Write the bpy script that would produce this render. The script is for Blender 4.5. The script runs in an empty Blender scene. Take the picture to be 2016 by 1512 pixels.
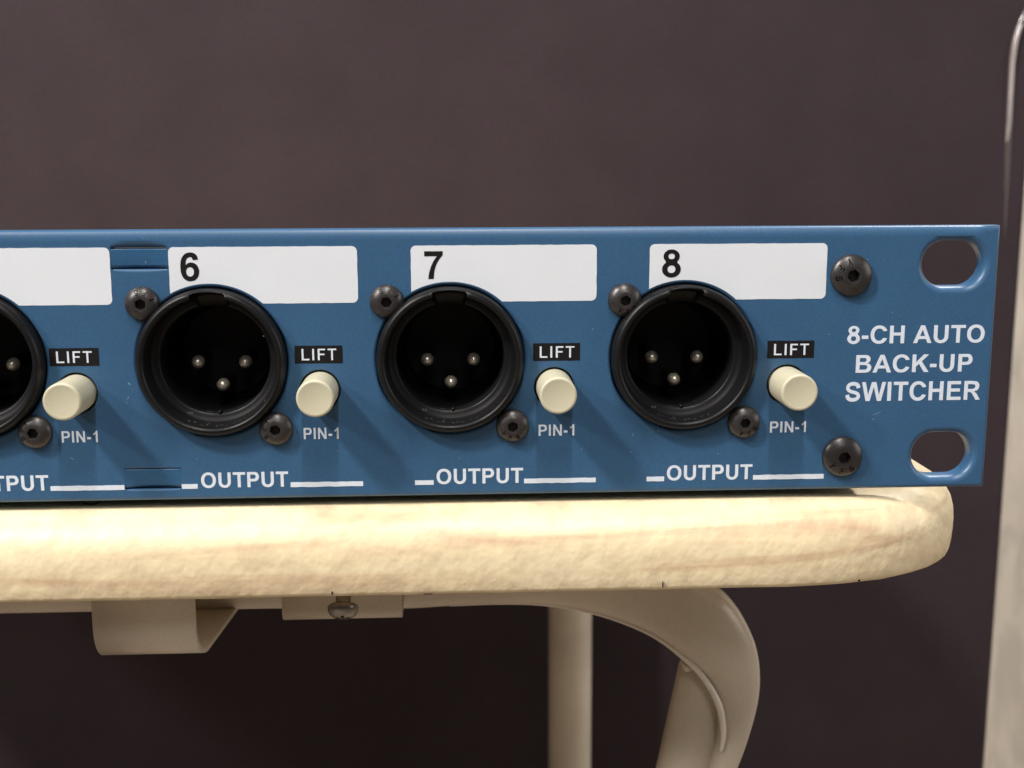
import bpy, bmesh, math, random
from mathutils import Vector, Matrix
from mathutils.geometry import tessellate_polygon
random.seed(7)
S = 0.001                      # everything below is written in millimetres: x right, y up, z towards the viewer
sc = bpy.context.scene
COL = sc.collection
def W(x, y, z): return Vector((x * S, -z * S, y * S))

# ------------------------------------------------------------------ camera
cam_d = bpy.data.cameras.new("camera"); cam = bpy.data.objects.new("camera", cam_d); COL.objects.link(cam)
F_PX = 2346.95
ax, ay, az = 0.17578525, 0.04925514, 0.01202818
Rx = Matrix.Rotation(ax, 3, 'X'); Ry = Matrix.Rotation(ay, 3, 'Y'); Rz = Matrix.Rotation(az, 3, 'Z')
Rwc = Rz @ Ry @ Rx
M = Matrix(((1, 0, 0), (0, 0, -1), (0, 1, 0)))
rot = M @ Rwc.transposed()
cam.matrix_world = Matrix.Translation(W(-7.883, 52.722, 191.517)) @ rot.to_4x4()
cam_d.sensor_width = 36; cam_d.lens = 36 * F_PX / 2016
cam_d.clip_start = 0.01; cam_d.clip_end = 50
cam_d.dof.use_dof = True; cam_d.dof.focus_distance = 0.197; cam_d.dof.aperture_fstop = 41.9 / 1.25
sc.camera = cam

# ------------------------------------------------------------------ world and lamps
world = bpy.data.worlds.new("World"); sc.world = world; world.use_nodes = True
bg = world.node_tree.nodes["Background"]
bg.inputs[0].default_value = (1.0, 0.95, 0.90, 1); bg.inputs[1].default_value = 0.06
def lamp(name, pos, target, sx, sy, power, col, roll=0.0):
    d = bpy.data.lights.new(name, 'AREA'); d.shape = 'RECTANGLE'; d.size = sx; d.size_y = sy
    d.energy = power; d.color = col
    o = bpy.data.objects.new(name, d); COL.objects.link(o)
    p, t = W(*pos), W(*target)
    q = (t - p).to_track_quat('-Z', 'Y')
    o.location = p; o.rotation_euler = (q @ Matrix.Rotation(roll, 3, 'Z').to_quaternion()).to_euler()
    return o
lamp("ceiling_or_fill_lamp", (10, 1480, 690), (0, 0, 0), 0.05, 0.85, 19.5, (1, 0.955, 0.90))
lamp("ceiling_or_fill_lamp", (-900, 1120, 560), (0, 0, 0), 0.13, 0.13, 23, (1, 0.955, 0.90))
lamp("ceiling_or_fill_lamp", (-1180, 800, 640), (0, 0, 0), 0.13, 0.13, 8.5, (1, 0.945, 0.89))
lamp("side_fill", (1000, 260, 240), (0, -20, -60), 0.5, 0.5, 2.6, (1, 0.95, 0.88))  # added fill standing in for light bounced off the pale wall
lamp("ceiling_or_fill_lamp", (160, 1250, 1700), (0, 0, 0), 0.30, 0.30, 5.0, (1, 0.95, 0.89))  # added fill behind the camera, for highlights on the contact pins
lamp("ceiling_or_fill_lamp", (620, 1080, -430), (250, 0, -400), 0.3, 0.3, 17, (1, 0.96, 0.90))
sc.view_settings.view_transform = 'Standard'; sc.view_settings.look = 'None'
sc.view_settings.exposure = 0; sc.view_settings.gamma = 1

# ------------------------------------------------------------------ materials
def mat(name, col, rough=0.5, metal=0.0, spec=0.5, var=0.0, vscale=200, bump=0.0, bscale=800, coat=0.0, stretch=(1, 1, 1), col2=None, detail=4, bdist=0.0002):
    m = bpy.data.materials.new(name); m.use_nodes = True
    nt = m.node_tree; b = nt.nodes["Principled BSDF"]
    b.inputs["Roughness"].default_value = rough; b.inputs["Metallic"].default_value = metal
    b.inputs["Specular IOR Level"].default_value = spec; b.inputs["Coat Weight"].default_value = coat
    b.inputs["Coat Roughness"].default_value = 0.15
    tc = nt.nodes.new("ShaderNodeTexCoord"); mp = nt.nodes.new("ShaderNodeMapping"); mp.inputs["Scale"].default_value = stretch
    nt.links.new(tc.outputs["Object"], mp.inputs["Vector"])
    if var > 0 or col2:
        n = nt.nodes.new("ShaderNodeTexNoise"); n.inputs["Scale"].default_value = vscale; n.inputs["Detail"].default_value = detail
        nt.links.new(mp.outputs[0], n.inputs["Vector"])
        r = nt.nodes.new("ShaderNodeValToRGB")
        r.color_ramp.elements[0].position = 0.3; r.color_ramp.elements[1].position = 0.7
        c2 = col2 or tuple(c * (1 + var) for c in col)
        c1 = col if col2 else tuple(c * (1 - var) for c in col)
        r.color_ramp.elements[0].color = (*c1, 1); r.color_ramp.elements[1].color = (*c2, 1)
        nt.links.new(n.outputs["Fac"], r.inputs[0]); nt.links.new(r.outputs[0], b.inputs["Base Color"])
    else:
        b.inputs["Base Color"].default_value = (*col, 1)
    if bump > 0:
        n2 = nt.nodes.new("ShaderNodeTexNoise"); n2.inputs["Scale"].default_value = bscale; n2.inputs["Detail"].default_value = 3
        nt.links.new(mp.outputs[0], n2.inputs["Vector"])
        bp = nt.nodes.new("ShaderNodeBump"); bp.inputs["Strength"].default_value = bump; bp.inputs["Distance"].default_value = bdist
        nt.links.new(n2.outputs["Fac"], bp.inputs["Height"]); nt.links.new(bp.outputs[0], b.inputs["Normal"])
    return m

def speckle(m, scale, thresh, col, amount=1.0):
    """adds small separate specks (dust, wear) of another colour to a material"""
    nt = m.node_tree; b = nt.nodes["Principled BSDF"]
    tc = nt.nodes.new("ShaderNodeTexCoord"); v = nt.nodes.new("ShaderNodeTexVoronoi"); v.inputs["Scale"].default_value = scale
    nt.links.new(tc.outputs["Object"], v.inputs["Vector"])
    n = nt.nodes.new("ShaderNodeTexNoise"); n.inputs["Scale"].default_value = scale * 0.22; n.inputs["Detail"].default_value = 2
    nt.links.new(tc.outputs["Object"], n.inputs["Vector"])
    lt = nt.nodes.new("ShaderNodeMath"); lt.operation = 'LESS_THAN'; lt.inputs[1].default_value = 0.16
    nt.links.new(v.outputs["Distance"], lt.inputs[0])
    gt = nt.nodes.new("ShaderNodeMath"); gt.operation = 'GREATER_THAN'; gt.inputs[1].default_value = thresh
    nt.links.new(n.outputs["Fac"], gt.inputs[0])
    mu = nt.nodes.new("ShaderNodeMath"); mu.operation = 'MULTIPLY'; nt.links.new(lt.outputs[0], mu.inputs[0]); nt.links.new(gt.outputs[0], mu.inputs[1])
    m2 = nt.nodes.new("ShaderNodeMath"); m2.operation = 'MULTIPLY'; m2.inputs[1].default_value = amount; nt.links.new(mu.outputs[0], m2.inputs[0])
    mx = nt.nodes.new("ShaderNodeMix"); mx.data_type = 'RGBA'
    nt.links.new(m2.outputs[0], mx.inputs["Factor"])
    src = b.inputs["Base Color"]
    if src.links: nt.links.new(src.links[0].from_socket, mx.inputs[6])
    else: mx.inputs[6].default_value = src.default_value
    mx.inputs[7].default_value = (*col, 1)
    nt.links.new(mx.outputs[2], src)
    return m

M_blue = speckle(mat("blue_enamel", (0.0325, 0.096, 0.196), 0.38, var=0.06, vscale=55, bump=0.10, bscale=900, bdist=0.00006), 420, 0.72, (0.25, 0.36, 0.5), 0.5)
M_strip = mat("blue_enamel_strip", (0.024, 0.092, 0.200), 0.38, var=0.06, vscale=60, bump=0.1, bscale=900, bdist=0.00006)
M_white = speckle(mat("white_print", (0.665, 0.70, 0.76), 0.45, var=0.02, vscale=90, bump=0.06, bscale=500, bdist=0.0001), 300, 0.70, (0.45, 0.43, 0.42), 0.45)
M_letter = mat("white_lettering", (0.62, 0.68, 0.78), 0.5, var=0.05, vscale=1200)
M_black = mat("black_print", (0.007, 0.006, 0.007), 0.6, spec=0.2)
M_plug = speckle(mat("black_moulded_plastic", (0.0075, 0.0075, 0.0085), 0.36, spec=0.2, bump=0.22, bscale=2600, bdist=0.00006), 700, 0.66, (0.10, 0.10, 0.10), 0.7)
M_funnel = speckle(mat("matt_black_plastic", (0.0065, 0.0065, 0.0075), 0.5, spec=0.13), 700, 0.66, (0.07, 0.07, 0.07), 0.6)
M_deep = mat("black_insert_plastic", (0.004, 0.004, 0.005), 0.5, spec=0.25)
M_shaft = mat("shaded_pin_shaft", (0.10, 0.08, 0.05), 0.35, metal=1.0)  # same plating as the tip, darkened to paint the shade inside the socket
M_pin = mat("plated_pin", (1.0, 0.92, 0.74), 0.34, metal=0.75, col2=(0.95, 0.90, 0.80), vscale=500)
M_screw = speckle(mat("black_oxide_steel", (0.046, 0.042, 0.043), 0.34, metal=0.45, spec=0.6, var=0.18, vscale=900, bump=0.12, bscale=2500, bdist=0.00005), 900, 0.68, (0.16, 0.13, 0.12), 0.6)
M_sock = mat("dark_socket", (0.010, 0.008, 0.008), 0.5)
M_stamp = mat("stamped_mark", (0.003, 0.003, 0.003), 0.8, spec=0.05)
M_cream = mat("cream_plastic", (0.53, 0.50, 0.37), 0.38, var=0.03, vscale=300, bump=0.05, bscale=1500, bdist=0.00005)
M_steel = mat("black_steel", (0.02, 0.02, 0.022), 0.5, metal=0.3, var=0.1)
M_tube = mat("cream_painted_steel", (0.54, 0.48, 0.395), 0.30, col2=(0.66, 0.595, 0.49), vscale=45, bump=0.12, bscale=260, bdist=0.0003)
M_zinc = mat("zinc_screw", (0.28, 0.26, 0.24), 0.30, metal=0.85, var=0.25, vscale=700, bump=0.2, bscale=1500, bdist=0.0001)
M_case = mat("dark_moulded_case", (0.0325, 0.0225, 0.0278), 0.66, var=0.10, vscale=26, detail=14, spec=0.2, bump=0.3, bscale=900, bdist=0.0002)
M_ridge = mat("dark_moulded_ridge", (0.045, 0.034, 0.036), 0.36, var=0.1, vscale=26, spec=1.0, coat=1.0)

def grain(m, scale, amp):
    """fine speckled texture of a sprayed or moulded surface"""
    nt = m.node_tree; b = nt.nodes["Principled BSDF"]
    tc = nt.nodes.new("ShaderNodeTexCoord"); n = nt.nodes.new("ShaderNodeTexNoise"); n.inputs["Scale"].default_value = scale; n.inputs["Detail"].default_value = 1.5
    nt.links.new(tc.outputs["Object"], n.inputs["Vector"])
    mr = nt.nodes.new("ShaderNodeMapRange"); mr.data_type = 'FLOAT_VECTOR'
    nt.links.new(n.outputs["Color"], mr.inputs["Vector"])
    mr.inputs[7].default_value = (0.3, 0.3, 0.3); mr.inputs[8].default_value = (0.7, 0.7, 0.7)
    mr.inputs[9].default_value = (1 - amp,) * 3; mr.inputs[10].default_value = (1 + amp,) * 3
    mx = nt.nodes.new("ShaderNodeMix"); mx.data_type = 'RGBA'; mx.blend_type = 'MULTIPLY'; mx.inputs["Factor"].default_value = 1
    src = b.inputs["Base Color"]
    if src.links: nt.links.new(src.links[0].from_socket, mx.inputs[6])
    else: mx.inputs[6].default_value = src.default_value
    nt.links.new(mr.outputs["Vector"], mx.inputs[7]); nt.links.new(mx.outputs[2], src)
grain(M_case, 900, 0.22); grain(M_blue, 3000, 0.13); grain(M_strip, 3000, 0.13); grain(M_tube, 2600, 0.07); grain(M_white, 3000, 0.02); grain(M_plug, 3500, 0.2); grain(M_cream, 3000, 0.03); grain(M_screw, 3500, 0.2)

# lacquered cream wood: dimpled skin, faint brown figure, small dark dents
def make_wood():
    m = bpy.data.materials.new("cream_lacquered_wood"); m.use_nodes = True
    nt = m.node_tree; b = nt.nodes["Principled BSDF"]; L = nt.links.new; N = nt.nodes.new
    b.inputs["Roughness"].default_value = 0.46; b.inputs["Coat Weight"].default_value = 0.08; b.inputs["Coat Roughness"].default_value = 0.3
    tc = N("ShaderNodeTexCoord")
    mp = N("ShaderNodeMapping"); mp.inputs["Scale"].default_value = (0.11, 0.6, 1.5); L(tc.outputs["Object"], mp.inputs[0])
    n1 = N("ShaderNodeTexNoise"); n1.inputs["Scale"].default_value = 120; n1.inputs["Detail"].default_value = 5; n1.inputs["Distortion"].default_value = 0.9; L(mp.outputs[0], n1.inputs["Vector"])
    r1 = N("ShaderNodeValToRGB"); e = r1.color_ramp.elements
    e[0].position = 0.30; e[0].color = (0.60, 0.42, 0.27, 1); e[1].position = 0.62; e[1].color = (0.82, 0.70, 0.47, 1)
    k = e.new(0.47); k.color = (0.79, 0.66, 0.43, 1)
    L(n1.outputs["Fac"], r1.inputs[0])
    mp2 = N("ShaderNodeMapping"); mp2.inputs["Rotation"].default_value = (0, math.radians(32), 0); mp2.inputs["Scale"].default_value = (1.0, 0.8, 0.85); L(tc.outputs["Object"], mp2.inputs[0])
    n2 = N("ShaderNodeTexNoise"); n2.inputs["Scale"].default_value = 400; n2.inputs["Detail"].default_value = 2.0; n2.inputs["Roughness"].default_value = 0.5; L(mp2.outputs[0], n2.inputs["Vector"])
    n3 = N("ShaderNodeTexNoise"); n3.inputs["Scale"].default_value = 330; n3.inputs["Detail"].default_value = 3; L(mp2.outputs[0], n3.inputs["Vector"])
    r3 = N("ShaderNodeValToRGB"); r3.color_ramp.elements[0].position = 0.33; r3.color_ramp.elements[0].color = (0.89, 0.87, 0.88, 1)
    r3.color_ramp.elements[1].position = 0.62; r3.color_ramp.elements[1].color = (1, 1, 1, 1); L(n3.outputs["Fac"], r3.inputs[0])
    mu = N("ShaderNodeMix"); mu.data_type = 'RGBA'; mu.blend_type = 'MULTIPLY'; mu.inputs["Factor"].default_value = 1
    L(r1.outputs[0], mu.inputs[6]); L(r3.outputs[0], mu.inputs[7]); L(mu.outputs[2], b.inputs["Base Color"])
    ad = N("ShaderNodeMath"); ad.operation = 'ADD'; L(n2.outputs["Fac"], ad.inputs[0])
    bp = N("ShaderNodeBump"); bp.inputs["Strength"].default_value = 0.42; bp.inputs["Distance"].default_value = 0.00065; L(n2.outputs["Fac"], bp.inputs["Height"]); L(bp.outputs[0], b.inputs["Normal"])
    return m
M_wood = make_wood()

def make_wallmat():
    m = bpy.data.materials.new("pale_mottled_wall"); m.use_nodes = True
    nt = m.node_tree; b = nt.nodes["Principled BSDF"]; L = nt.links.new; N = nt.nodes.new
    b.inputs["Roughness"].default_value = 0.5
    tc = N("ShaderNodeTexCoord"); mp = N("ShaderNodeMapping"); mp.inputs["Scale"].default_value = (1, 1, 0.30); L(tc.outputs["Object"], mp.inputs[0])
    n = N("ShaderNodeTexNoise"); n.inputs["Scale"].default_value = 55; n.inputs["Detail"].default_value = 3; n.inputs["Distortion"].default_value = 0.8; L(mp.outputs[0], n.inputs["Vector"])
    r = N("ShaderNodeValToRGB"); e = r.color_ramp.elements
    e[0].position = 0.36; e[0].color = (0.60, 0.54, 0.47, 1); e[1].position = 0.60; e[1].color = (0.74, 0.67, 0.58, 1)
    L(n.outputs["Fac"], r.inputs[0]); L(r.outputs[0], b.inputs["Base Color"])
    return m
M_wall = make_wallmat()

# ------------------------------------------------------------------ object helpers
def mesh_obj(name, verts, faces, m, parent=None, smooth=None, mats=None, fmat=None):
    me = bpy.data.meshes.new(name)
    me.from_pydata([W(*v) for v in verts], [], faces)
    me.update()
    me.materials.append(m)
    for x in (mats or []): me.materials.append(x)
    if smooth is True: me.polygons.foreach_set("use_smooth", [True] * len(faces))
    elif smooth: me.polygons.foreach_set("use_smooth", smooth)
    if fmat: me.polygons.foreach_set("material_index", fmat)
    o = bpy.data.objects.new(name, me); COL.objects.link(o)
    if parent: o.parent = parent
    return o
def empty(name, label, cat, loc=(0, 0, 0), group=None):
    o = bpy.data.objects.new(name, None); COL.objects.link(o); o.location = W(*loc)
    o["label"] = label; o["category"] = cat
    if group: o["group"] = group
    return o
def copy_tree(o, parent):
    c = o.copy(); COL.objects.link(c); c.parent = parent
    for ch in list(o.children):
        d = ch.copy(); COL.objects.link(d); d.parent = c
    return c

def area(l): return 0.5 * sum(l[i][0] * l[(i + 1) % len(l)][1] - l[(i + 1) % len(l)][0] * l[i][1] for i in range(len(l)))
def offset(l, d):
    """moves a closed outline inwards (d > 0) by d, whatever its winding"""
    n = len(l); sgn = 1 if area(l) > 0 else -1; out = []
    for i in range(n):
        a, b, c = Vector(l[i - 1][:2]), Vector(l[i][:2]), Vector(l[(i + 1) % n][:2])
        u = (b - a); v = (c - b)
        if u.length < 1e-9: u = v
        if v.length < 1e-9: v = u
        u = u.normalized(); v = v.normalized()
        n1 = Vector((-u.y, u.x)); n2 = Vector((-v.y, v.x)); k = n1 + n2
        if k.length < 1e-6: k = n1
        k.normalize(); q = d * sgn / max(0.35, k.dot(n1))
        out.append((b.x + k.x * q, b.y + k.y * q))
    return out
def plate(loops, z0, z1, bev=None, segs=5, wfun={}):
    """outline + holes -> verts, faces, smooth flags; bev[i] = (width, depth) of the rounded front edge of loop i"""
    V, Fc, Sm = [], [], []
    fronts = []
    for i, l in enumerate(loops):
        l = list(l)
        want = i == 0
        if (area(l) > 0) != want: l.reverse()
        bw, bd = (bev[i] if bev else (0, 0))
        rows = []
        sgn = 1 if i == 0 else -1
        rows.append((l, z0)); 
        if bw > 0:
            for k in range(segs + 1):
                t = k / segs * math.pi / 2
                o_ = offset(l, sgn * bw * (1 - math.cos(t)))
                if i in wfun: o_ = [(p[0] + (q[0] - p[0]) * wfun[i](p) * (1 if i == 0 else 0), p[1] + (q[1] - p[1]) * wfun[i](p)) for p, q in zip(l, o_)]
                rows.append((o_, [z1 - bd * (1 - math.sin(t)) * (wfun[i](p) if i in wfun and i > 0 else 1) for p in l]))
        else: rows.append((l, z1))
        base = len(V); n = len(l)
        for (pts, z) in rows: V += [(p[0], p[1], z[q] if isinstance(z, list) else z) for q, p in enumerate(pts)]
        for r in range(len(rows) - 1):
            for j in range(n):
                a = base + r * n + j; b = base + r * n + (j + 1) % n
                Fc.append((a, b, b + n, a + n)); Sm.append(bw > 0 and r > 0)
        fronts.append([base + (len(rows) - 1) * n + j for j in range(n)])
    flat = [i for f in fronts for i in f]
    tris = tessellate_polygon([[Vector((V[i][0], V[i][1], 0)) for i in f] for f in fronts])
    for t in tris:
        a, b, c = [flat[i] for i in t]
        ar = (V[b][0] - V[a][0]) * (V[c][1] - V[a][1]) - (V[c][0] - V[a][0]) * (V[b][1] - V[a][1])
        if abs(ar) < 1e-9: continue
        Fc.append((a, b, c) if ar > 0 else (a, c, b)); Sm.append(False)
    return V, Fc, Sm
def add_plate(name, loops, z0, z1, m, parent=None, bev=None, segs=5):
    V, Fc, Sm = plate(loops, z0, z1, bev, segs)
    return mesh_obj(name, V, Fc, m, parent, Sm)
def circle(cx, cy, r, n=96, a0=0): return [(cx + r * math.cos(a0 + 2 * math.pi * i / n), cy + r * math.sin(a0 + 2 * math.pi * i / n)) for i in range(n)]
def lathe(cx, cy, prof, n=96, fn=None):
    """prof: (r, z) from the outside in; fn(angle, i, r, z) may change a point"""
    V, Fc = [], []
    angs = fn[0] if fn else [2 * math.pi * i / n for i in range(n)]
    n = len(angs)
    for i, (r, z) in enumerate(prof):
        for a in angs:
            rr, zz = (fn[1](a, i, r, z) if fn else (r, z))
            V.append((cx + rr * math.cos(a), cy + rr * math.sin(a), zz))
    for i in range(len(prof) - 1):
        for j in range(n):
            a = i * n + j; b = i * n + (j + 1) % n
            Fc.append((a, b, b + n, a + n))
    if prof[-1][0] > 0:
        Fc.append(tuple((len(prof) - 1) * n + j for j in range(n)))
    return V, Fc
def loft(rings, closed=True, cap=True):
    V, Fc = [], []; n = len(rings[0])
    for r in rings: V += r
    for i in range(len(rings) - 1):
        for j in range(n if closed else n - 1):
            a = i * n + j; b = i * n + (j + 1) % n
            Fc.append((a, b, b + n, a + n))
    if cap: Fc.append(tuple(range(n))[::-1]); Fc.append(tuple((len(rings) - 1) * n + j for j in range(n)))
    return V, Fc
def catmull(pts, closed=True, seg=8):
    n = len(pts); out = []
    rng = range(n) if closed else range(n - 1)
    for i in rng:
        p0, p1, p2, p3 = pts[(i - 1) % n], pts[i], pts[(i + 1) % n], pts[(i + 2) % n]
        dim = len(p1) if len(p1) < 3 or closed is not None else len(p1)
        c1 = len(p1) > 2 and p1[2] == 1; c2 = len(p2) > 2 and p2[2] == 1
        if not closed and i == 0: c1 = True
        if not closed and i == n - 2: c2 = True
        a, b = Vector(p1[:2]), Vector(p2[:2])
        if c1 and c2: out.append(tuple(a)); continue
        m1 = (b - a) if c1 else (b - Vector(p0[:2])) * 0.5
        m2 = (b - a) if c2 else (Vector(p3[:2]) - a) * 0.5
        L = (b - a).length
        for m_ in (m1, m2):
            if m_.length > 1.2 * L: m_ *= 1.2 * L / m_.length
        for k in range(seg):
            t = k / seg; h1 = 2 * t**3 - 3 * t**2 + 1; h2 = t**3 - 2 * t**2 + t; h3 = -2 * t**3 + 3 * t**2; h4 = t**3 - t**2
            out.append(tuple(a * h1 + m1 * h2 + b * h3 + m2 * h4))
    if not closed: out.append(tuple(pts[-1][:2]))
    return out
def tube(points, radius, n=20, sub=6):
    """round tube through 3-D points (Catmull-Rom), radius may be a list"""
    P = [Vector(p) for p in points]; path = []; rad = []
    R_ = radius if isinstance(radius, (list, tuple)) else [radius] * len(P)
    for i in range(len(P) - 1):
        p0 = P[max(0, i - 1)]; p1 = P[i]; p2 = P[i + 1]; p3 = P[min(len(P) - 1, i + 2)]
        for k in range(sub):
            t = k / sub
            path.append(0.5 * ((2 * p1) + (-p0 + p2) * t + (2 * p0 - 5 * p1 + 4 * p2 - p3) * t * t + (-p0 + 3 * p1 - 3 * p2 + p3) * t**3))
            rad.append(R_[i] * (1 - t) + R_[i + 1] * t)
    path.append(P[-1]); rad.append(R_[-1])
    up = Vector((0, 0, 1)); rings = []
    for i, p in enumerate(path):
        d = (path[min(i + 1, len(path) - 1)] - path[max(i - 1, 0)]).normalized()
        s = d.cross(up)
        if s.length < 1e-3: s = d.cross(Vector((0, 1, 0)))
        s.normalize(); u = s.cross(d)
        rings.append([tuple(p + (s * math.cos(a) + u * math.sin(a)) * rad[i]) for a in [2 * math.pi * j / n for j in range(n)]])
    return loft(rings)

# ------------------------------------------------------------------ lettering: bold grotesque drawn as outlines (units: cap height 716)
def ell(cx, cy, rx, ry, a0=0, a1=360, n=40, e=2.15):
    out = []
    full = abs(a1 - a0) >= 360
    for i in range(n if full else n + 1):
        a = math.radians(a0 + (a1 - a0) * i / n); c, s = math.cos(a), math.sin(a)
        out.append((cx + rx * math.copysign(abs(c) ** (2 / e), c), cy + ry * math.copysign(abs(s) ** (2 / e), s)))
    return out
def stroke(pts, w, seg=8):
    c = catmull([tuple(p) for p in pts], False, seg); l, r = [], []
    n = len(c)
    for i in range(n):
        a = Vector(c[max(0, i - 1)]); b = Vector(c[min(n - 1, i + 1)]); d = (b - a).normalized(); q = Vector((-d.y, d.x))
        t = i / (n - 1); ww = w(t) if callable(w) else w
        l.append(tuple(Vector(c[i]) + q * ww / 2)); r.append(tuple(Vector(c[i]) - q * ww / 2))
    return l + r[::-1]
GL = {}
GL['L'] = (611, [[(73, 0), (73, 716), (221, 716), (221, 122), (578, 122), (578, 0)]])
GL['I'] = (278, [[(66, 0), (66, 716), (212, 716), (212, 0)]])
GL['F'] = (611, [[(73, 0), (73, 716), (565, 716), (565, 595), (221, 595), (221, 425), (518, 425), (518, 304), (221, 304), (221, 0)]])
GL['E'] = (667, [[(73, 0), (73, 716), (604, 716), (604, 595), (218, 595), (218, 436), (577, 436), (577, 315), (218, 315), (218, 121), (618, 121), (618, 0)]])
GL['T'] = (611, [[(234, 0), (234, 595), (21, 595), (21, 716), (592, 716), (592, 595), (379, 595), (379, 0)]])
GL['H'] = (722, [[(73, 0), (73, 716), (218, 716), (218, 434), (501, 434), (501, 716), (646, 716), (646, 0), (501, 0), (501, 313), (218, 313), (218, 0)]])
GL['N'] = (722, [[(74, 0), (74, 716), (215, 716), (508, 238), (508, 716), (642, 716), (642, 0), (497, 0), (208, 467), (208, 0)]])
GL['A'] = (722, [[(0, 0), (279, 716), (432, 716), (718, 0), (561, 0), (499, 163), (212, 163), (153, 0)], [(257, 284), (452, 284), (354, 549)]])
GL['K'] = (722, [[(75, 0), (75, 716), (220, 716), (220, 398), (512, 716), (706, 716), (437, 437), (721, 0), (534, 0), (337, 335), (220, 216), (220, 0)]])
GL['W'] = (944, [[(170, 0), (0, 716), (148, 716), (256, 224), (387, 716), (559, 716), (685, 216), (795, 716), (941, 716), (767, 0), (614, 0), (470, 535), (328, 0)]])
GL['Y'] = (667, [[(261, 0), (261, 301), (0, 716), (168, 716), (337, 432), (503, 716), (669, 716), (406, 300), (406, 0)]])
GL['P'] = (667, [catmull([(73, 0, 1), (73, 716, 1), (305, 716, 1), (476, 710), (575, 643), (624, 495), (585, 360), (490, 288), (330, 270, 1), (218, 270, 1), (218, 0, 1)]),
                 catmull([(218, 595, 1), (320, 595, 1), (430, 583), (475, 494), (425, 405), (320, 391, 1), (218, 391, 1)])])
GL['R'] = (722, [catmull([(73, 0, 1), (73, 716, 1), (378, 716, 1), (560, 693), (640, 620), (662, 515), (610, 385), (470, 314, 1), (570, 235), (640, 120, 1), (714, 0, 1), (541, 0, 1), (450, 150, 1), (370, 262), (300, 297), (246, 299, 1), (218, 299, 1), (218, 0, 1)]),
                 catmull([(218, 595, 1), (390, 595, 1), (480, 575), (512, 508), (478, 435), (380, 413, 1), (218, 413, 1)])])
GL['B'] = (722, [catmull([(73, 0, 1), (73, 716, 1), (360, 716, 1), (500, 706), (590, 650), (624, 545), (590, 440), (522, 385, 1), (625, 325), (668, 210), (630, 85), (540, 18), (400, 0, 1)]),
                 catmull([(218, 597, 1), (330, 597, 1), (435, 590), (479, 513), (430, 440), (330, 430, 1), (218, 430, 1)]),
                 catmull([(218, 314, 1), (350, 314, 1), (470, 300), (516, 216), (468, 133), (355, 121, 1), (218, 121, 1)])])
GL['O'] = (778, [ell(389, 358, 345, 370), ell(389, 358, 197, 247)])
GL['C'] = (722, [ell(380, 358, 335, 370, 23, 337, 40) + ell(380, 358, 190, 247, 330, 30, 34)])
GL['U'] = (722, [[(71, 716), (216, 716), (216, 320)] + ell(357, 270, 141, 158, 180, 360, 20) + [(498, 320), (498, 716), (643, 716), (643, 290)] + ell(357, 270, 286, 282, 360, 180, 26)])
GL['S'] = (667, [stroke([(108, 240), (150, 118), (250, 62), (380, 58), (500, 100), (548, 195), (500, 285), (390, 330), (260, 365), (155, 425), (122, 515), (170, 610), (290, 658), (420, 650), (510, 595), (540, 495)], lambda t: 150 - 22 * math.sin(math.pi * t))])
def eight():
    o = []
    up = lambda a: (278 + 212 * math.cos(a), 541 + 178 * math.sin(a)); lo = lambda a: (278 + 245 * math.cos(a), 203 + 215 * math.sin(a))
    o += [up(math.radians(-42 + 264 * i / 36)) for i in range(37)]
    o += [lo(math.radians(128 + 284 * i / 40)) for i in range(41)]
    return [o, ell(278, 540, 84, 74, n=28), ell(278, 205, 104, 100, n=28)]
GL['8'] = (556, eight())
GL['6'] = (556, [catmull([(512, 540, 1), (480, 640), (410, 702), (300, 722), (180, 692), (85, 595), (44, 470), (34, 340), (46, 200), (100, 75), (190, 5), (285, -12), (395, 12), (482, 85), (524, 200), (522, 290), (475, 395), (395, 452), (310, 466), (235, 448), (178, 396, 1), (186, 500), (218, 568), (290, 606), (348, 588), (374, 525, 1)]), ell(285, 228, 104, 120, n=28)])
GL['7'] = (556, [catmull([(38, 586, 1), (38, 712, 1), (516, 712, 1), (516, 612, 1), (430, 508), (350, 370), (300, 215), (276, 0, 1), (136, 0, 1), (158, 150), (210, 320), (285, 470), (365, 586, 1)])])
GL['1'] = (556, [catmull([(393, 0, 1), (253, 0, 1), (253, 512, 1), (190, 465), (104, 425, 1), (104, 550, 1), (185, 592), (245, 640), (279, 719, 1), (393, 719, 1)])])
GL['-'] = (333, [[(40, 191), (40, 328), (293, 328), (293, 191)]])
GL[' '] = (278, [])
def text(s, x0, x1, yb, yt, z, m, parent, name="lettering", thin=0, gap=0, th=0.05):
    pos = 0; items = []
    for ch in s:
        adv, loops = GL[ch]; items.append((pos, loops)); pos += adv + gap
    xs = [p + q[0] for p, ls in items for l in ls for q in l]
    a, b = min(xs), max(xs); sx = (x1 - x0) / (b - a); sy = (yt - yb) / 716
    V, Fc, Sm = [], [], []
    for p, ls in items:
        if not ls: continue
        LL = []
        for i, l in enumerate(ls):
            if thin: l = offset(l, thin if i == 0 else -thin)
            LL.append([(x0 + (p + q[0] - a) * sx, yb + q[1] * sy) for q in l])
        v, f, sm = plate(LL, z - th, z)
        k = len(V); V += v; Fc += [tuple(i + k for i in t) for t in f]; Sm += sm
    return mesh_obj(name, V, Fc, m, parent, Sm)
def rough_line(pts, amp=0.03, step=0.8):
    out = []; n = len(pts)
    for i in range(n):
        a, b = Vector(pts[i]), Vector(pts[(i + 1) % n]); d = b - a; k = max(1, int(d.length / step))
        q = Vector((-d.y, d.x)).normalized() if d.length > 0 else Vector((0, 0))
        for j in range(k):
            t = j / k; w = 0 if j == 0 else random.uniform(-amp, amp)
            out.append(tuple(a + d * t + q * w))
    return out

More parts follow.
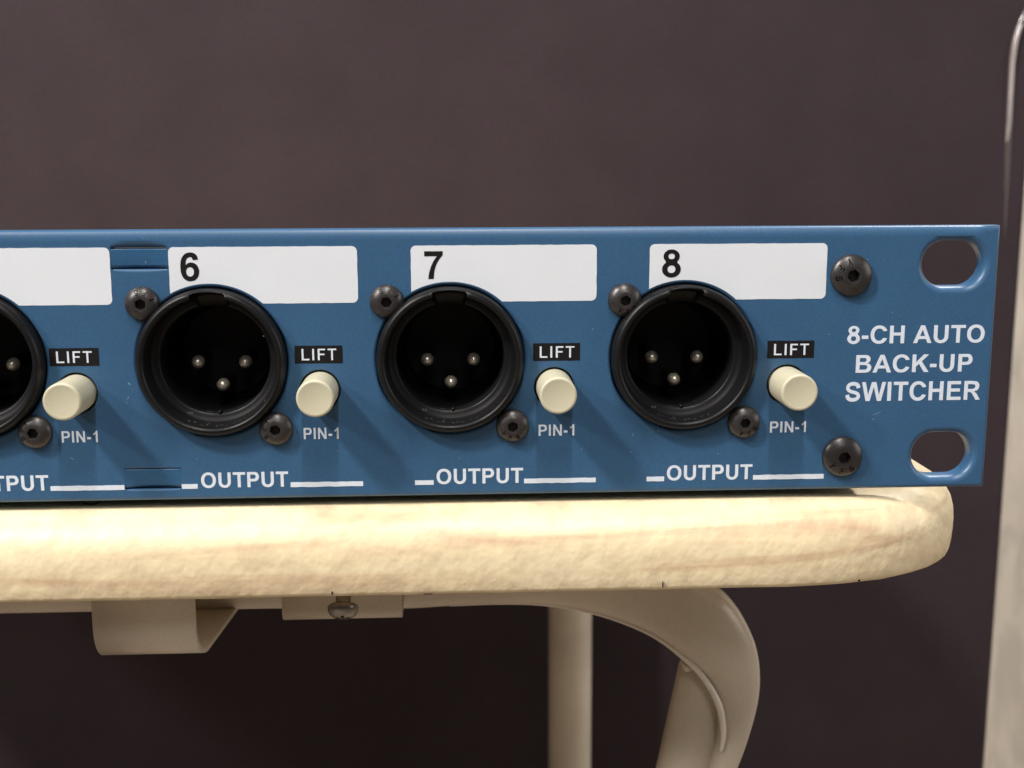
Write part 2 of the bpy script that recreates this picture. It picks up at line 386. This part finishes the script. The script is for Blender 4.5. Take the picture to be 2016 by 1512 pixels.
# ================================================================== SETTING
# pale wall far behind, seen as a strip on the right
wall = mesh_obj("wall", [(150, -900, -640), (1500, -900, -640), (1500, 900, -640), (150, 900, -640)], [(0, 1, 2, 3)], M_wall)
wall["kind"] = "structure"

# dark moulded case that fills the background
case = empty("moulded_case", "large dark brown moulded case with a rounded glossy ridge, standing behind the chair", "case", (-150, -430, -360))
case_inv = lambda pts: [(x + 150, y + 430, z + 360) for x, y, z in pts]
def rounded_rect(x0, y0, x1, y1, r, n=8):
    out = []
    for cx, cy, a in ((x1 - r, y1 - r, 0), (x0 + r, y1 - r, 90), (x0 + r, y0 + r, 180), (x1 - r, y0 + r, 270)):
        out += [(cx + r * math.cos(math.radians(a + 90 * i / n)), cy + r * math.sin(math.radians(a + 90 * i / n))) for i in range(n + 1)]
    return out
V, Fc, Sm = plate([rounded_rect(-620, -430, 261.3, 470, 10)], -560, -360, [(4, 4)])
mesh_obj("case_body", case_inv(V), Fc, M_case, case, Sm)
rp = [(254.2, -90, -361.8), (253.0, -20, -361.5), (251.6, 30, -361.2), (250.9, 55, -360.9), (250.2, 75, -360.3), (249.7, 95, -360), (249.8, 106, -360), (251.0, 114, -360), (253.8, 122, -360), (258.5, 130, -360.6)]
V, Fc = tube(rp, [1.2, 1.2, 1.3, 1.5, 1.8, 1.9, 1.9, 1.9, 1.9, 1.9], 16, 8)
ridge = mesh_obj("moulded_ridge", case_inv(V), Fc, M_ridge, case, True)
wp = [(249.9, 62, -360.2), (249.85, 72, -359.4), (249.5, 84, -358.9), (249.3, 96, -358.7), (249.5, 105, -358.7), (250.5, 113, -358.8), (253.0, 120, -359.2), (256.5, 126, -360.2)]  # paler strip on the ridge: its highlight, put in as colour
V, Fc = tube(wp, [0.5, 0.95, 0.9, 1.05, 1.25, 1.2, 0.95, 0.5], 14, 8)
mesh_obj("ridge_highlight", case_inv(V), Fc, mat("painted_highlight", (0.20, 0.165, 0.165), 0.25, col2=(0.50, 0.45, 0.45), vscale=38, spec=1.0, coat=1.0), ridge, True)
# floor under the chair, below the picture
floor = mesh_obj("floor", [(-1500, -431, -700), (1500, -431, -700), (1500, -431, 1500), (-1500, -431, 1500)], [(3, 2, 1, 0)], mat("brown_floor", (0.20, 0.155, 0.115), 0.5, var=0.1, vscale=12))
floor["kind"] = "structure"

# ================================================================== CHAIR
chair = empty("chair", "cream chair with a thick lacquered wooden seat and painted steel frame, under the blue panel", "chair", (-110, -430, -170))
cl = lambda pts: [(x + 110, y + 430, z + 170) for x, y, z in pts]
XR, ZF = 84.5, 6.2
out = []                                   # widest outline of the seat, seen from above (x, z)
for i in range(0, 141): out.append((-305 + 350 * i / 140, ZF))
for i in range(1, 41):
    a = math.pi / 2 * (1 - i / 40); e = 2.2
    out.append((45 + 39.5 * math.cos(a) ** (2 / e), -24 + 30.2 * math.sin(a) ** (2 / e)))
for i in range(1, 20): out.append((XR, -24 - 300 * i / 20))
out += [(XR - 5, -340), (XR - 20, -345), (-320, -345), (-335, -335), (-335, -20), (-325, 0)]
prof = [(0.0, 13), (-0.12, 8), (-0.45, 5.4), (-1.0, 3.9), (-1.9, 2.5), (-3.1, 1.4), (-4.6, 0.6), (-6.4, 0.15), (-8.4, 0.0), (-10.6, 0.02), (-12.6, 0.15), (-14.2, 0.38), (-14.85, 0.6), (-15.0, 0.85)]
rings = []
for k, (y, d) in enumerate(prof):
    y = -1.30 + y * 13.7 / 15
    o_ = offset(out, d)
    if k >= 12: rings.append([(x, y + (random.uniform(-0.10, 0.10) if random.random() < 0.25 else 0) - 0.002 * 0, z + random.uniform(-0.04, 0.04)) for x, z in o_])
    else: rings.append([(x, y, z) for x, z in o_])
V, Fc = loft(rings, True, False); n = len(out)
sm = [True] * len(Fc)
Fc.append(tuple(range(n))); Fc.append(tuple((len(rings) - 1) * n + j for j in range(n))[::-1]); sm += [False, False]
Fc = [tuple(reversed(f)) for f in Fc]
seat = mesh_obj("seat", cl(V), Fc, M_wood, chair, sm)
bm_ = bmesh.new(); bm_.from_mesh(seat.data); bmesh.ops.recalc_face_normals(bm_, faces=bm_.faces); bm_.to_mesh(seat.data); bm_.free()
# dark nicks in the lower edge of the seat
for (x, y, z, w, h) in ((-12.3, -14.92, 5.6, 1.5, 0.10), (59.5, -14.6, 4.15, 0.5, 0.32), (26.1, -13.9, 6.12, 0.14, 1.0), (-27.9, -14.3, 6.0, 0.22, 0.55)):
    pts = [(-0.5, -0.5), (0.3, -0.6), (0.5, 0.1), (0.15, 0.5), (-0.4, 0.35)]
    V, Fc, Sm = plate([[(x + a * w, y + b * h) for a, b in pts]], z - 0.3, z + 0.03)
    mesh_obj("nick", cl(V), Fc, M_stamp, seat, Sm)
seat_children = list(seat.children)

def bent_strap(name, x0, x1, wall_z, y_top, y_bot, rad, z_back, thick, flare=0.0, n=12):
    """strap bent like a J: front wall, rounded bottom, plate running back"""
    prof = [(y_top, wall_z)]
    prof.append((y_bot + rad, wall_z))
    for i in range(1, n + 1):
        a = math.pi / 2 * i / n
        prof.append((y_bot + rad - rad * math.sin(a), wall_z - rad + rad * math.cos(a)))
    prof.append((y_bot + 0.1, z_back))
    inner = []
    for i, (y, z) in enumerate(prof):
        p = Vector(prof[max(0, i - 1)]); q = Vector(prof[min(len(prof) - 1, i + 1)]); d = (q - p).normalized()
        inner.append((y - d.y * thick * 1.0 * 1, z + d.x * thick))
    V, Fc = [], []
    k = len(prof)
    for side, X in ((0, x0), (1, x1)):
        for arr in (prof, inner):
            for (y, z) in arr: V.append((X + (flare * (wall_z - z) if side else 0), y, z))
    sm = []
    for i in range(k - 1):
        a = i
        Fc.append((i, i + 1, 2 * k + i + 1, 2 * k + i)); sm.append(True)
        Fc.append((k + i, 3 * k + i, 3 * k + i + 1, k + i + 1)); sm.append(True)
        Fc.append((i, k + i, k + i + 1, i + 1)); sm.append(False)
        Fc.append((2 * k + i, 2 * k + i + 1, 3 * k + i + 1, 3 * k + i)); sm.append(False)
    o = mesh_obj(name, cl(V), Fc, M_tube, chair, sm)
    b = bmesh.new(); b.from_mesh(o.data); bmesh.ops.recalc_face_normals(b, faces=b.faces); b.to_mesh(o.data); b.free()
    return o
bent_strap("bracket", -70.8, -53.3, -8.0, -15.05, -32.2, 7.2, -48, 0.9, 0.09)
bent_strap("bracket", -40.0, -17.9, -20.0, -15.05, -29.5, 2.6, -32, 0.9, 0.0)
def back(p, dz):
    """the same line of sight, dz further from the panel"""
    k = (191.517 - p[2] - dz) / (191.517 - p[2])
    return (-7.883 + (p[0] + 7.883) * k, 52.722 + (p[1] - 52.722) * k, p[2] + dz)

# front leg: a flattened tube that runs along under the seat and sweeps down; stations (outer edge, inner edge, half depth)
def P(px, py, z):                                # a point of the chair frame
    d = Rwc.transposed() @ Vector(((px - 1008) / F_PX, (756 - py) / F_PX, -1.0)); c = Vector((-7.883, 52.722, 191.517))
    t = (z - c.z) / d.z; return c + d * t
ZL = -11.0
st = [(-240, -15.2, -240, -22.5, 4.0), (-100, -15.2, -100, -22.5, 4.0), (-40, -15.2, -40, -22.7, 4.0), (-18, -15.2, -18, -23.2, 4.0), (-8, -15.2, -9, -22.9, 4.0),
      (4, -15.2, 0, -22.7, 4.2), (16, -15.25, 8.5, -23.1, 4.4), (27, -15.6, 18, -25.0, 4.8), (35, -18.0, 27.0, -28.6, 5.0), (41, -22.4, 33.2, -33.4, 5.0),
      (45.0, -28.6, 36.9, -37.6, 4.8), (46.8, -34.6, 38.9, -42.2, 4.6), (46.9, -41.0, 39.6, -47.4, 4.4), (45.4, -48.2, 38.8, -53.4, 4.2), (42.9, -56, 37.2, -60, 4.0), (36, -75, 31, -77, 4), (-20, -260, -25, -260, 4), (-60, -430, -65, -430, 4)]
def smooth_st(st, sub=6):
    res = []
    for i in range(len(st) - 1):
        p0, p1, p2, p3 = st[max(0, i - 1)], st[i], st[i + 1], st[min(len(st) - 1, i + 2)]
        for k in range(sub):
            t = k / sub
            res.append([0.5 * (2 * b + (-a + c) * t + (2 * a - 5 * b + 4 * c - d) * t * t + (-a + 3 * b - 3 * c + d) * t**3) for a, b, c, d in zip(p0, p1, p2, p3)])
    res.append(list(st[-1])); return res
st1 = []
for (ox, oy, ix, iy, h) in st:
    a, b = back((ox, oy, ZL), -25), back((ix, iy, ZL), -25)
    st1.append((a[0], -15.05 if oy > -15.65 else a[1], b[0], b[1], h * 1.12))
rings = []
for (ox, oy, ix, iy, h) in smooth_st(st1[1:], 6) :
    o_ = Vector((ox, oy, 0)); i_ = Vector((ix, iy, 0)); c = (o_ + i_) / 2; u = (o_ - i_) / 2
    ring = []
    for j in range(28):
        a = 2 * math.pi * j / 28; ca, sa = math.cos(a), math.sin(a)
        e = 0.72
        q = c + u * math.copysign(abs(ca) ** e, ca)
        ring.append((q.x, q.y, ZL - 25 + h * math.copysign(abs(sa) ** e, sa)))
    rings.append(ring)
V, Fc = loft(rings)
leg = mesh_obj("leg", cl(V), Fc, M_tube, chair, True)
b = bmesh.new(); b.from_mesh(leg.data); bmesh.ops.recalc_face_normals(b, faces=b.faces); b.to_mesh(leg.data); b.free()
# rolled lip along the inner edge that runs on as a crease across the leg
lip = [(-9, -22.9, -10.5), (0, -22.7, -10.5), (8.5, -23.1, -10.3), (18, -25.05, -10), (27, -28.7, -9.4), (33.2, -33.2, -8.3), (36.6, -36.9, -7.3), (38.9, -41.3, -6.3), (39.8, -46.2, -6.1), (39.7, -50.5, -6.9)]
V, Fc = tube([back(p, -25.0) for p in lip], [0.3, 0.38, 0.45, 0.5, 0.56, 0.66, 0.62, 0.72, 0.6, 0.3], 10, 6)
mesh_obj("rolled_lip", cl(V), Fc, mat("lip_catchlight_paint", (0.76, 0.71, 0.64), 0.35), leg, True)  # paler colour paints the catch light along lip and crease
wb = [back(p, -26.5) for p in [(32.6, -33.9, -9.6), (33.5, -34.6, -8.6), (34.6, -34.6, -8.4)]]
V, Fc = tube(wb, [0.5, 1.25, 0.6], 12, 5)
mesh_obj("weld", cl(V), Fc, M_tube, leg, True)
# lower stretcher tube that meets the leg behind the crease
V, Fc = tube([back(p, -28) for p in [(38.8, -30.5, -13), (38.0, -37.5, -13), (36.0, -50, -13), (31.5, -75, -14), (12, -180, -16)]] + [(-10, -428, -50)], [3.6, 5.9, 6.3, 6.3, 6.3, 6.3], 24, 5)
mesh_obj("leg", cl(V), Fc, M_tube, chair, True)
# rear leg
V, Fc = tube([(41.6, -15.1, -300), (41.9, -200, -300), (42.3, -428, -300)], 9.4, 32, 8)
mesh_obj("leg", cl(V), Fc, M_tube, chair, True)
# pan-head screw hanging under the seat edge
ax_ = Vector((0.0, -0.80, 0.60)).normalized(); u_ = Vector((1, 0, 0)); v_ = ax_.cross(u_)
prof = [(1.4, -11.5), (1.35, -1.2), (1.5, -1.0), (2.6, -1.0), (2.78, -0.7), (2.72, -0.1), (2.35, 0.6), (1.6, 1.1), (0.8, 1.3), (0.0001, 1.35)]
V, Fc = lathe(0, 0, prof, 32)
c0 = Vector((-28.0, -24.2, -12.0))
V = [tuple(c0 + u_ * x + v_ * y + ax_ * z) for x, y, z in V]
scr = mesh_obj("screw", cl(V), Fc, M_zinc, chair, True)
V, Fc = [], []
for dx, dy in ((1.15, 0.28), (0.28, 1.15)):
    v, f, _ = plate([[(-dx, -dy), (dx, -dy), (dx, dy), (-dx, dy)]], 0.9, 1.30 + (0.03 if dx > dy else 0.045))
    k = len(V); V += v; Fc += [tuple(i + k for i in t) for t in f]
V = [tuple(c0 + u_ * x + v_ * y + ax_ * (z + 0.0)) for x, y, z in V]
mesh_obj("cross_recess", cl(V), Fc, M_sock, scr)

# ================================================================== RACK UNIT
unit = empty("rack_unit", "blue rack panel of an audio switcher with round sockets and cream buttons, on the chair", "audio switcher", (0, 0, 0))
PX0, PX1, PH = -131.0, 81.7, 44.0
RING_X = [-84.80, -46.55, -8.30, 29.85]; RING_Y = 22.85
BTN_X = [-68.3, -29.47, 8.65, 47.2]; BTN_Y = 18.05
def line_pts(a, b, step):
    d = Vector(b) - Vector(a); k = max(1, int(d.length / step)); return [tuple(Vector(a) + d * j / k) for j in range(k)]
outer = line_pts((PX0, 0), (PX1, 0), 4) + line_pts((PX1, 0), (PX1, PH), 4) + line_pts((PX1, PH), (PX0, PH), 4) + line_pts((PX0, PH), (PX0, 0), 4)
loops = [outer]; bev = [(1.7, 0.8)]
for x in RING_X: loops.append(circle(x, RING_Y, 12.08)); bev.append((0.5, 0.55))
for x in BTN_X: loops.append(circle(x, BTN_Y, 3.28, 48)); bev.append((0.3, 0.4))
for (cx, cy) in ((74.2, 37.8), (74.25, 5.7)):
    r, hx, tilt = 3.72, 1.5, 0.0
    l = [(cx + hx + r * 0.96 * math.cos(math.radians(a)), cy + r * math.sin(math.radians(a))) for a in range(-90, 91, 6)]
    l += [(cx - hx + r * 0.96 * math.cos(math.radians(a)), cy + r * math.sin(math.radians(a))) for a in range(90, 271, 6)]
    loops.append(l); bev.append((1.15, 1.3))
for (x0, x1, y0, y1) in ((-61.64, -52.66, 37.85, 41.3), (-61.52, -52.48, 1.95, 5.45)):
    l = line_pts((x0, y0), (x1, y0), 0.5) + line_pts((x1, y0), (x1, y1), 0.5) + line_pts((x1, y1), (x0, y1), 0.5) + line_pts((x0, y1), (x0, y0), 0.5)
    loops.append(l); bev.append((0.42, 0.5))
# tool marks: the end edges of the lanced openings stay nearly flush
bev[-1] = (0.45, 0.45); bev[-2] = (1.25, 0.9)
def side_w(y0, y1, top, low):
    def f(p):
        if y0 + 0.02 < p[1] < y1 - 0.02: return 0.02
        u = min(1.0, max(0.0, (p[0] + 61.7) / 9.1)); t = max(0.02, math.sin(math.pi * u)) ** 0.45
        return (top if p[1] > y1 - 0.02 else low) * t
    return f
nl = len(loops)
V, Fc, Sm = plate(loops, -3.0, 0.0, bev, 6, {0: lambda p: 1.0 if p[1] > PH - 0.01 and p[0] < PX1 - 0.01 else 0.4, nl - 2: side_w(37.85, 41.3, 1.0, 0.45), nl - 1: side_w(1.95, 5.45, 0.6, 0.9)})
nb = len(V)
panel = mesh_obj("front_panel", V, Fc, M_blue, unit, Sm)
# panel back
# chassis behind the panel
def box(x0, x1, y0, y1, z0, z1): 
    v = [(x0, y0, z0), (x1, y0, z0), (x1, y1, z0), (x0, y1, z0), (x0, y0, z1), (x1, y0, z1), (x1, y1, z1), (x0, y1, z1)]
    return v, [(0, 3, 2, 1), (4, 5, 6, 7), (0, 1, 5, 4), (1, 2, 6, 5), (2, 3, 7, 6), (3, 0, 4, 7)]
V, Fc = box(-131, 62.0, 1.0, 40.0, -64, -3.02); mesh_obj("chassis", V, [f for f in Fc if f != (4, 5, 6, 7)], M_steel, unit)
for (fx, fz, fr) in ((40, -22, 5), (-100, -22, 5), (40, -55, 5), (-100, -55, 5), (-68.2, -4.2, 1.6)):
    k = 24; V = [(fx + fr * q * math.cos(2 * math.pi * i / k), y, fz + fr * q * math.sin(2 * math.pi * i / k)) for (y, q) in ((1.02, 1.0), (-0.8, 1.0), (-1.28, 0.86)) for i in range(k)]
    Fc = [(j * k + i, j * k + (i + 1) % k, (j + 1) * k + (i + 1) % k, (j + 1) * k + i) for j in range(2) for i in range(k)] + [tuple(range(2 * k, 3 * k))]
    mesh_obj("foot", V, Fc, M_steel, unit)
# lanced strips: narrow tongues pressed out of the panel
for (x0, x1, y0, y1, tilt) in ((-61.62, -52.68, 38.0, 41.02, 0.13), (-61.5, -52.5, 2.12, 5.3, 0.10)):
    V, Fc = [], []
    nx = 12
    for i in range(nx + 1):
        t = i / nx; x = x0 + (x1 - x0) * t
        sag = 0.18 * (1 - (2 * t - 1) ** 2)
        for fy, fz in ((0.0, -0.75), (0.06, -0.40), (0.16, -0.12), (0.5, 0.0), (0.97, 0.10), (1.0, 0.0)):
            V.append((x, y0 + (y1 - y0) * fy, -0.03 - sag + fz * (0.35 + 3.6 * sag)))
    for i in range(nx):
        for j in range(5):
            a = i * 6 + j; Fc.append((a, a + 6, a + 7, a + 1))
    k = len(V); V += [(x, y, z - 1.5) for x, y, z in V]
    ed = [i * 6 for i in range(nx + 1)] + [nx * 6 + j for j in range(1, 6)] + [i * 6 + 5 for i in range(nx - 1, -1, -1)] + [4, 3, 2, 1]
    for i in range(len(ed)):
        a, b_ = ed[i], ed[(i + 1) % len(ed)]; Fc.append((a, a + k, b_ + k, b_))
    mesh_obj("lanced_strip", V, Fc, M_strip, panel)

# white write-on fields
def label_loop(x0, x1, y0, y1, cx, cy, r, rc=0.85):
    """rounded rectangle whose lower left part is bitten by a socket's round opening"""
    pts = []
    for (ccx, ccy, a) in ((x0 + rc, y1 - rc, 180), (x1 - rc, y1 - rc, 90), (x1 - rc, y0 + rc, 0)):
        pts += [(ccx + rc * math.cos(math.radians(a - 90 * i / 6)), ccy + rc * math.sin(math.radians(a - 90 * i / 6))) for i in range(7)]
    xr = cx + math.sqrt(r * r - (y0 - cy) ** 2)
    pts += [tuple(p) for p in [(x, y0) for x in (x1 - 3, (x1 + xr) / 2)]] + [(xr, y0)]
    a0 = math.atan2(y0 - cy, xr - cx)
    yl = cy + math.sqrt(max(0.01, r * r - (x0 - cx) ** 2)) if abs(x0 - cx) < r else y0
    if yl > y0: a1 = math.atan2(yl - cy, x0 - cx); end = []
    else:
        xl = cx - math.sqrt(r * r - (y0 - cy) ** 2); a1 = math.atan2(y0 - cy, xl - cx); end = [(x0, y0)]
    pts += [(cx + r * math.cos(a0 + (a1 - a0) * i / 24), cy + r * math.sin(a0 + (a1 - a0) * i / 24)) for i in range(1, 25)] + end
    return pts
LAB = [(-91.2, -61.75, '5'), (-52.62, -22.95, '6'), (-14.43, 15.43, '7'), (24.0, 53.05, '8')]
NUMS = {'5': (-89.1, -86.0), '6': (-50.8, -47.89), '7': (-12.27, -9.33), '8': (26.05, 29.09)}
for i, (x0, x1, d) in enumerate(LAB):
    l = label_loop(x0, x1, 32.25, 41.30, RING_X[i], RING_Y, 12.64)
    o = add_plate("write_on_field", [rough_line(l, 0.03, 1.1)], -0.02, 0.035, M_white, panel)
    a, b_ = NUMS[d]
    GN = {'5': None}
    if d != '5': text(d, a, b_, 35.98, 40.42, 0.075, M_black, o, "printed_number")
# printed lettering
LT = [((-72.18, -64.4), (-71.14, -65.45)), ((-33.34, -25.68), (-32.27, -26.62)), ((5.17, 12.83), (6.2, 11.95)), ((43.72, 51.52), (44.8, 50.68))]
for (bx, tx) in LT:
    o = add_plate("lift_field", [rough_line([(bx[0], 22.49), (bx[1], 22.49), (bx[1], 25.37), (bx[0], 25.37)], 0.025, 0.6)], -0.02, 0.035, M_black, panel)
    text("LIFT", tx[0], tx[1], 22.95, 24.9, 0.075, M_letter, o, thin=16, gap=55)
for (a, b_) in ((-71.15, -65.4), (-32.35, -26.65), (6.05, 11.98), (44.62, 50.7)):
    text("PIN-1", a, b_, 9.95, 11.86, 0.035, M_letter, panel, thin=6)
for (a, b_) in ((-87.9, -73.75), (-49.25, -35.1), (-10.82, 3.5), (27.5, 41.9)):
    text("OUTPUT", a, b_, 2.05, 4.6, 0.035, M_letter, panel)
for (a, b_) in ((-73.5, -61.65), (-91.0, -88.3), (-52.4, -49.85), (-34.75, -22.9), (-14.38, -11.3), (3.65, 15.6), (24.1, 27.05), (42.05, 54.05)):
    add_plate("printed_rule", [rough_line([(a, 1.95), (b_, 1.95), (b_, 2.74), (a, 2.74)], 0.04, 0.9)], -0.02, 0.035, M_letter, panel)
text("8-CH AUTO", 57.0, 80.05, 24.75, 27.7, 0.035, M_letter, panel)
text("BACK-UP", 58.65, 78.3, 19.9, 22.85, 0.035, M_letter, panel)
text("SWITCHER", 57.1, 79.95, 15.1, 18.3, 0.035, M_letter, panel)

# ---- three-pin sockets
NH = math.radians(14.6)
angs = [math.pi / 2 + NH + (2 * math.pi - 2 * NH) * i / 110 for i in range(111)] + [math.pi / 2 + NH - 0.012 + 2 * math.pi - (0) for _ in range(0)]
angs = angs + [math.pi / 2 + 2 * math.pi - NH + 0.010 + (2 * NH - 0.020) * i / 10 for i in range(11)]
sprof = [(11.95, -3.2), (11.95, 0.6), (11.86, 1.2), (11.66, 1.7), (11.35, 2.02), (11.05, 2.12), (10.88, 2.1), (10.6, 1.86), (10.48, 1.55), (10.42, 1.0), (10.3, -1.6), (10.1, -2.15), (9.4, -2.42), (9.1, -2.5), (8.95, -2.62), (8.84, -2.9), (8.8, -6), (8.8, -15.5)]
def nf(a, i, r, z):
    inn = abs(((a - math.pi / 2 + math.pi) % (2 * math.pi)) - math.pi) < NH - 0.004
    if inn and 5 <= i <= 12: return ({5: 11.5, 6: 11.46, 7: 11.4, 8: 11.3, 9: 11.1, 10: 10.9, 11: 10.8, 12: 10.6}[i], {5: 1.8, 6: 0.8, 7: -0.3, 8: -1, 9: -1.8, 10: -2.2, 11: -2.6, 12: -3.0}[i])
    if inn and i > 12 and i <= 15: return (r, -3.2)
    return r, z
def make_socket():
    V, Fc = lathe(0, 0, sprof, fn=(angs, nf))
    na = len(angs)
    fm = [1 if 8 <= k // na <= 16 and k // na not in (12, 13) else 0 for k in range(len(Fc) - 1)]
    s = mesh_obj("socket", V, Fc[:-1], M_plug, unit, True, [M_funnel], fm)
    V, Fc = lathe(0, 0, [(8.75, -15.4), (8.2, -15.3), (7.6, -14.9), (0.001, -14.9)], 64)
    mesh_obj("insert", V, Fc, M_deep, s)
    for (px, py) in ((-3.93, -1.2), (3.9, -1.25), (0.02, -5.1)):
        V, Fc = lathe(px, py, [(1.1, -15), (1.1, -8.4), (1.05, -7.85), (0.9, -7.4), (0.64, -7.05), (0.32, -6.87), (0.001, -6.82)], 28)
        mesh_obj("contact_pin", V, Fc, M_pin, s, True, [M_shaft], [1 if k < 28 else 0 for k in range(len(Fc))])
    V, Fc = lathe(0.35, -8.7, [(0.26, -4), (0.26, -2.5), (0.18, -2.35), (0.001, -2.3)], 12)
    mesh_obj("key_rib", V, Fc, M_plug, s, True)
    V, Fc = [], []
    for (a, z, w, h) in ((247, 0.4, 0.5, 0.25), (252, -0.2, 0.35, 0.3), (259, 0.7, 0.8, 0.12), (263, 0.1, 0.4, 0.3), (272, 0.6, 0.3, 0.35), (276, 0.3, 0.6, 0.15), (281, 0.9, 0.35, 0.2), (288, 0.4, 0.5, 0.15), (294, 0.8, 0.3, 0.2)):
        t = math.radians(a); dw = w / 2 / 10.3; k = len(V)
        for (ta, zz) in ((t - dw, z - h / 2), (t + dw * 0.7, z - h / 2), (t + dw, z + h / 3), (t - dw * 0.6, z + h / 2)):
            rr = 10.36 + (zz - 0) * 0.046 - 0.03; V.append((rr * math.cos(ta), rr * math.sin(ta), zz))
        Fc.append((k, k + 1, k + 2, k + 3))
    mesh_obj("moulded_mark", V, Fc, M_mark, s)
    return s
M_mark = mat("scuffed_plastic", (0.10, 0.10, 0.10), 0.5)
s0 = make_socket()
for i, x in enumerate(RING_X):
    s = s0 if i == 0 else copy_tree(s0, unit)
    s.location = W(x, RING_Y, 0)

# ---- button-head screws with a hexagonal recess and a stamped mark
def dome_z(r, R, h): return h * math.sqrt(max(0.0, 1 - 0.93 * (r / R) ** 2)) 
def make_screw(R, h, hexr, turn, mark):
    prof = [(R, -1.0), (R, dome_z(R, R, h) * 0.55), (R * 0.992, dome_z(R, R, h) * 0.85)] + [(R * k, dome_z(R * k, R, h)) for k in (0.97, 0.93, 0.87, 0.8, 0.72, 0.64, 0.56)]
    prof += [(hexr * 1.28, dome_z(hexr * 1.28, R, h)), (hexr * 1.15, dome_z(hexr, R, h) - 0.08)]
    V, Fc = lathe(0, 0, prof, 48); Fc = Fc[:-1]; sm = [True] * len(Fc)
    base = len(V) - 48; zt = dome_z(hexr, R, h) - 0.12
    def hexp(a, rad):
        k = (a - turn) % (math.pi / 3) - math.pi / 6; return rad * math.cos(math.pi / 6) / math.cos(k)
    fm = [0] * len(Fc)
    for (sc_, z) in ((1.0, zt), (0.97, zt - 1.1)):
        st_ = len(V)
        for j in range(48):
            a = 2 * math.pi * j / 48; rr = hexp(a, hexr * sc_); V.append((rr * math.cos(a), rr * math.sin(a), z))
        for j in range(48):
            a, b2 = st_ - 48 + j, st_ - 48 + (j + 1) % 48
            Fc.append((a, b2, b2 + 48, a + 48)); sm.append(False); fm.append(1 if z < zt else 0)
    Fc.append(tuple(len(V) - 48 + j for j in range(48))); sm.append(False); fm.append(1)
    o = mesh_obj("screw", V, Fc, M_screw, unit, sm, [M_sock], fm)
    if mark is not None:
        VV, FF = [], []
        size = R * 0.29 / 716
        for ch, th in zip("YFS", mark):
            adv, ls = GL[ch]; th = math.radians(th); rc = R * 0.69
            LL = ls
            v, f, _ = plate(LL, -1, 0)
            f = [t for t in f if len(t) == 3]
            k = len(VV)
            for (gx, gy, gz) in v:
                # tops point to the centre
                lx = (gx - adv / 2) * size; ly = (358 - gy) * size
                tt = th + lx / rc; rr = rc + ly
                VV.append((rr * math.cos(tt), rr * math.sin(tt), dome_z(rr, R, h) + 0.018))
            FF += [tuple(i + k for i in t[::-1]) for t in f]
        mesh_obj("stamped_letters", VV, FF, M_stamp, o)
    return o
small = [(-95.2, 32.4, 0.2, None), (-57.05, 32.4, 0.5, (22, 66, 108)), (-18.39, 32.42, 0.1, (30, 74, 116)), (20.02, 32.33, 0.35, (240, 282, 324)),
         (-75.18, 11.84, 0.0, (125, 166, 208)), (-36.70, 11.84, 0.3, (135, 178, 218)), (1.77, 11.84, 0.6, (215, 255, 297)), (40.15, 11.90, 0.15, (250, 292, 330))]
for (x, y, t, mk) in small:
    o = make_screw(2.74, 1.75, 0.92, t, mk); o.location = W(x, y, 0)
for (x, y, t, mk) in ((57.1, 36.05, 0.3, (106, 148, 190)), (57.0, 5.78, 0.1, (215, 262, 305))):
    o = make_screw(3.42, 1.7, 1.10, t, mk); o.location = W(x, y, 0)

# ---- push buttons
def make_button():
    prof = [(3.0, -3.2), (2.96, 7.15), (2.93, 7.32), (2.84, 7.45), (2.68, 7.53), (2.45, 7.50), (2.2, 7.44), (0.001, 7.42)]
    V, Fc = lathe(0, 0, prof, 72)
    b0 = mesh_obj("push_button", V, Fc, M_cream, unit, True)
    V, Fc = lathe(0, 0, [(4.2, -3.1), (0.001, -3.1)], 32)
    mesh_obj("switch_body", V, Fc, M_deep, b0)
    return b0
b0 = make_button()
for i, x in enumerate(BTN_X):
    b = b0 if i == 0 else copy_tree(b0, unit)
    b.location = W(x, BTN_Y, 0)

# ---- dust, lint and small scratches on the paint
V, Fc = [], []
def fleck(x, y, w, h, ang):
    k = len(V); c, s = math.cos(ang), math.sin(ang)
    for (a, b_) in ((-1, -0.5), (0.2, -1), (1, 0.1), (0.3, 0.9), (-0.8, 0.6)):
        px, py = a * w, b_ * h; V.append((x + px * c - py * s, y + px * s + py * c, 0.02 + random.uniform(0.0, 0.01)))
    Fc.append((k, k + 1, k + 2, k + 3, k + 4))
for (x, y) in ((-68.1, 36.8 - 2), (-58, 10), (-38.2, 27), (-27, 8), (-21, 30), (-18.6, 20.2), (14.9, 27.6), (20.0, 29.5), (25.9, 10.5), (13.2, 7.6), (21.4, 7.0), (59.7, 38.6), (64.3, 29.9), (53.9, 26.4), (70.7, 12.5), (-49.8, 7.0), (-56.4, 40.4 + 2.3), (42.7, 42.6), (-7, 6.4), (62, 12), (-60.5, 16.4), (-38.4, 16.5), (36, 6.5)):
    fleck(x, y, random.uniform(0.06, 0.13), random.uniform(0.04, 0.09), random.uniform(0, 3))
for (x, y, l, a) in ((-60.2, 17.2, 0.35, 1.2), (62.6, 13.0, 0.8, 0.35), (-56.2, 39.0, 0.25, 1.5), (-69.7, 7.3, 0.45, -0.6), (21.7, 10.0, 0.3, 1.3), (0.9, 29.0, 0.3, 1.6)):
    fleck(x, y, l, 0.035, a)
d = mesh_obj("dust_specks", V, Fc, mat("pale_dust", (0.30, 0.38, 0.48), 0.7), panel); d["kind"] = "stuff"
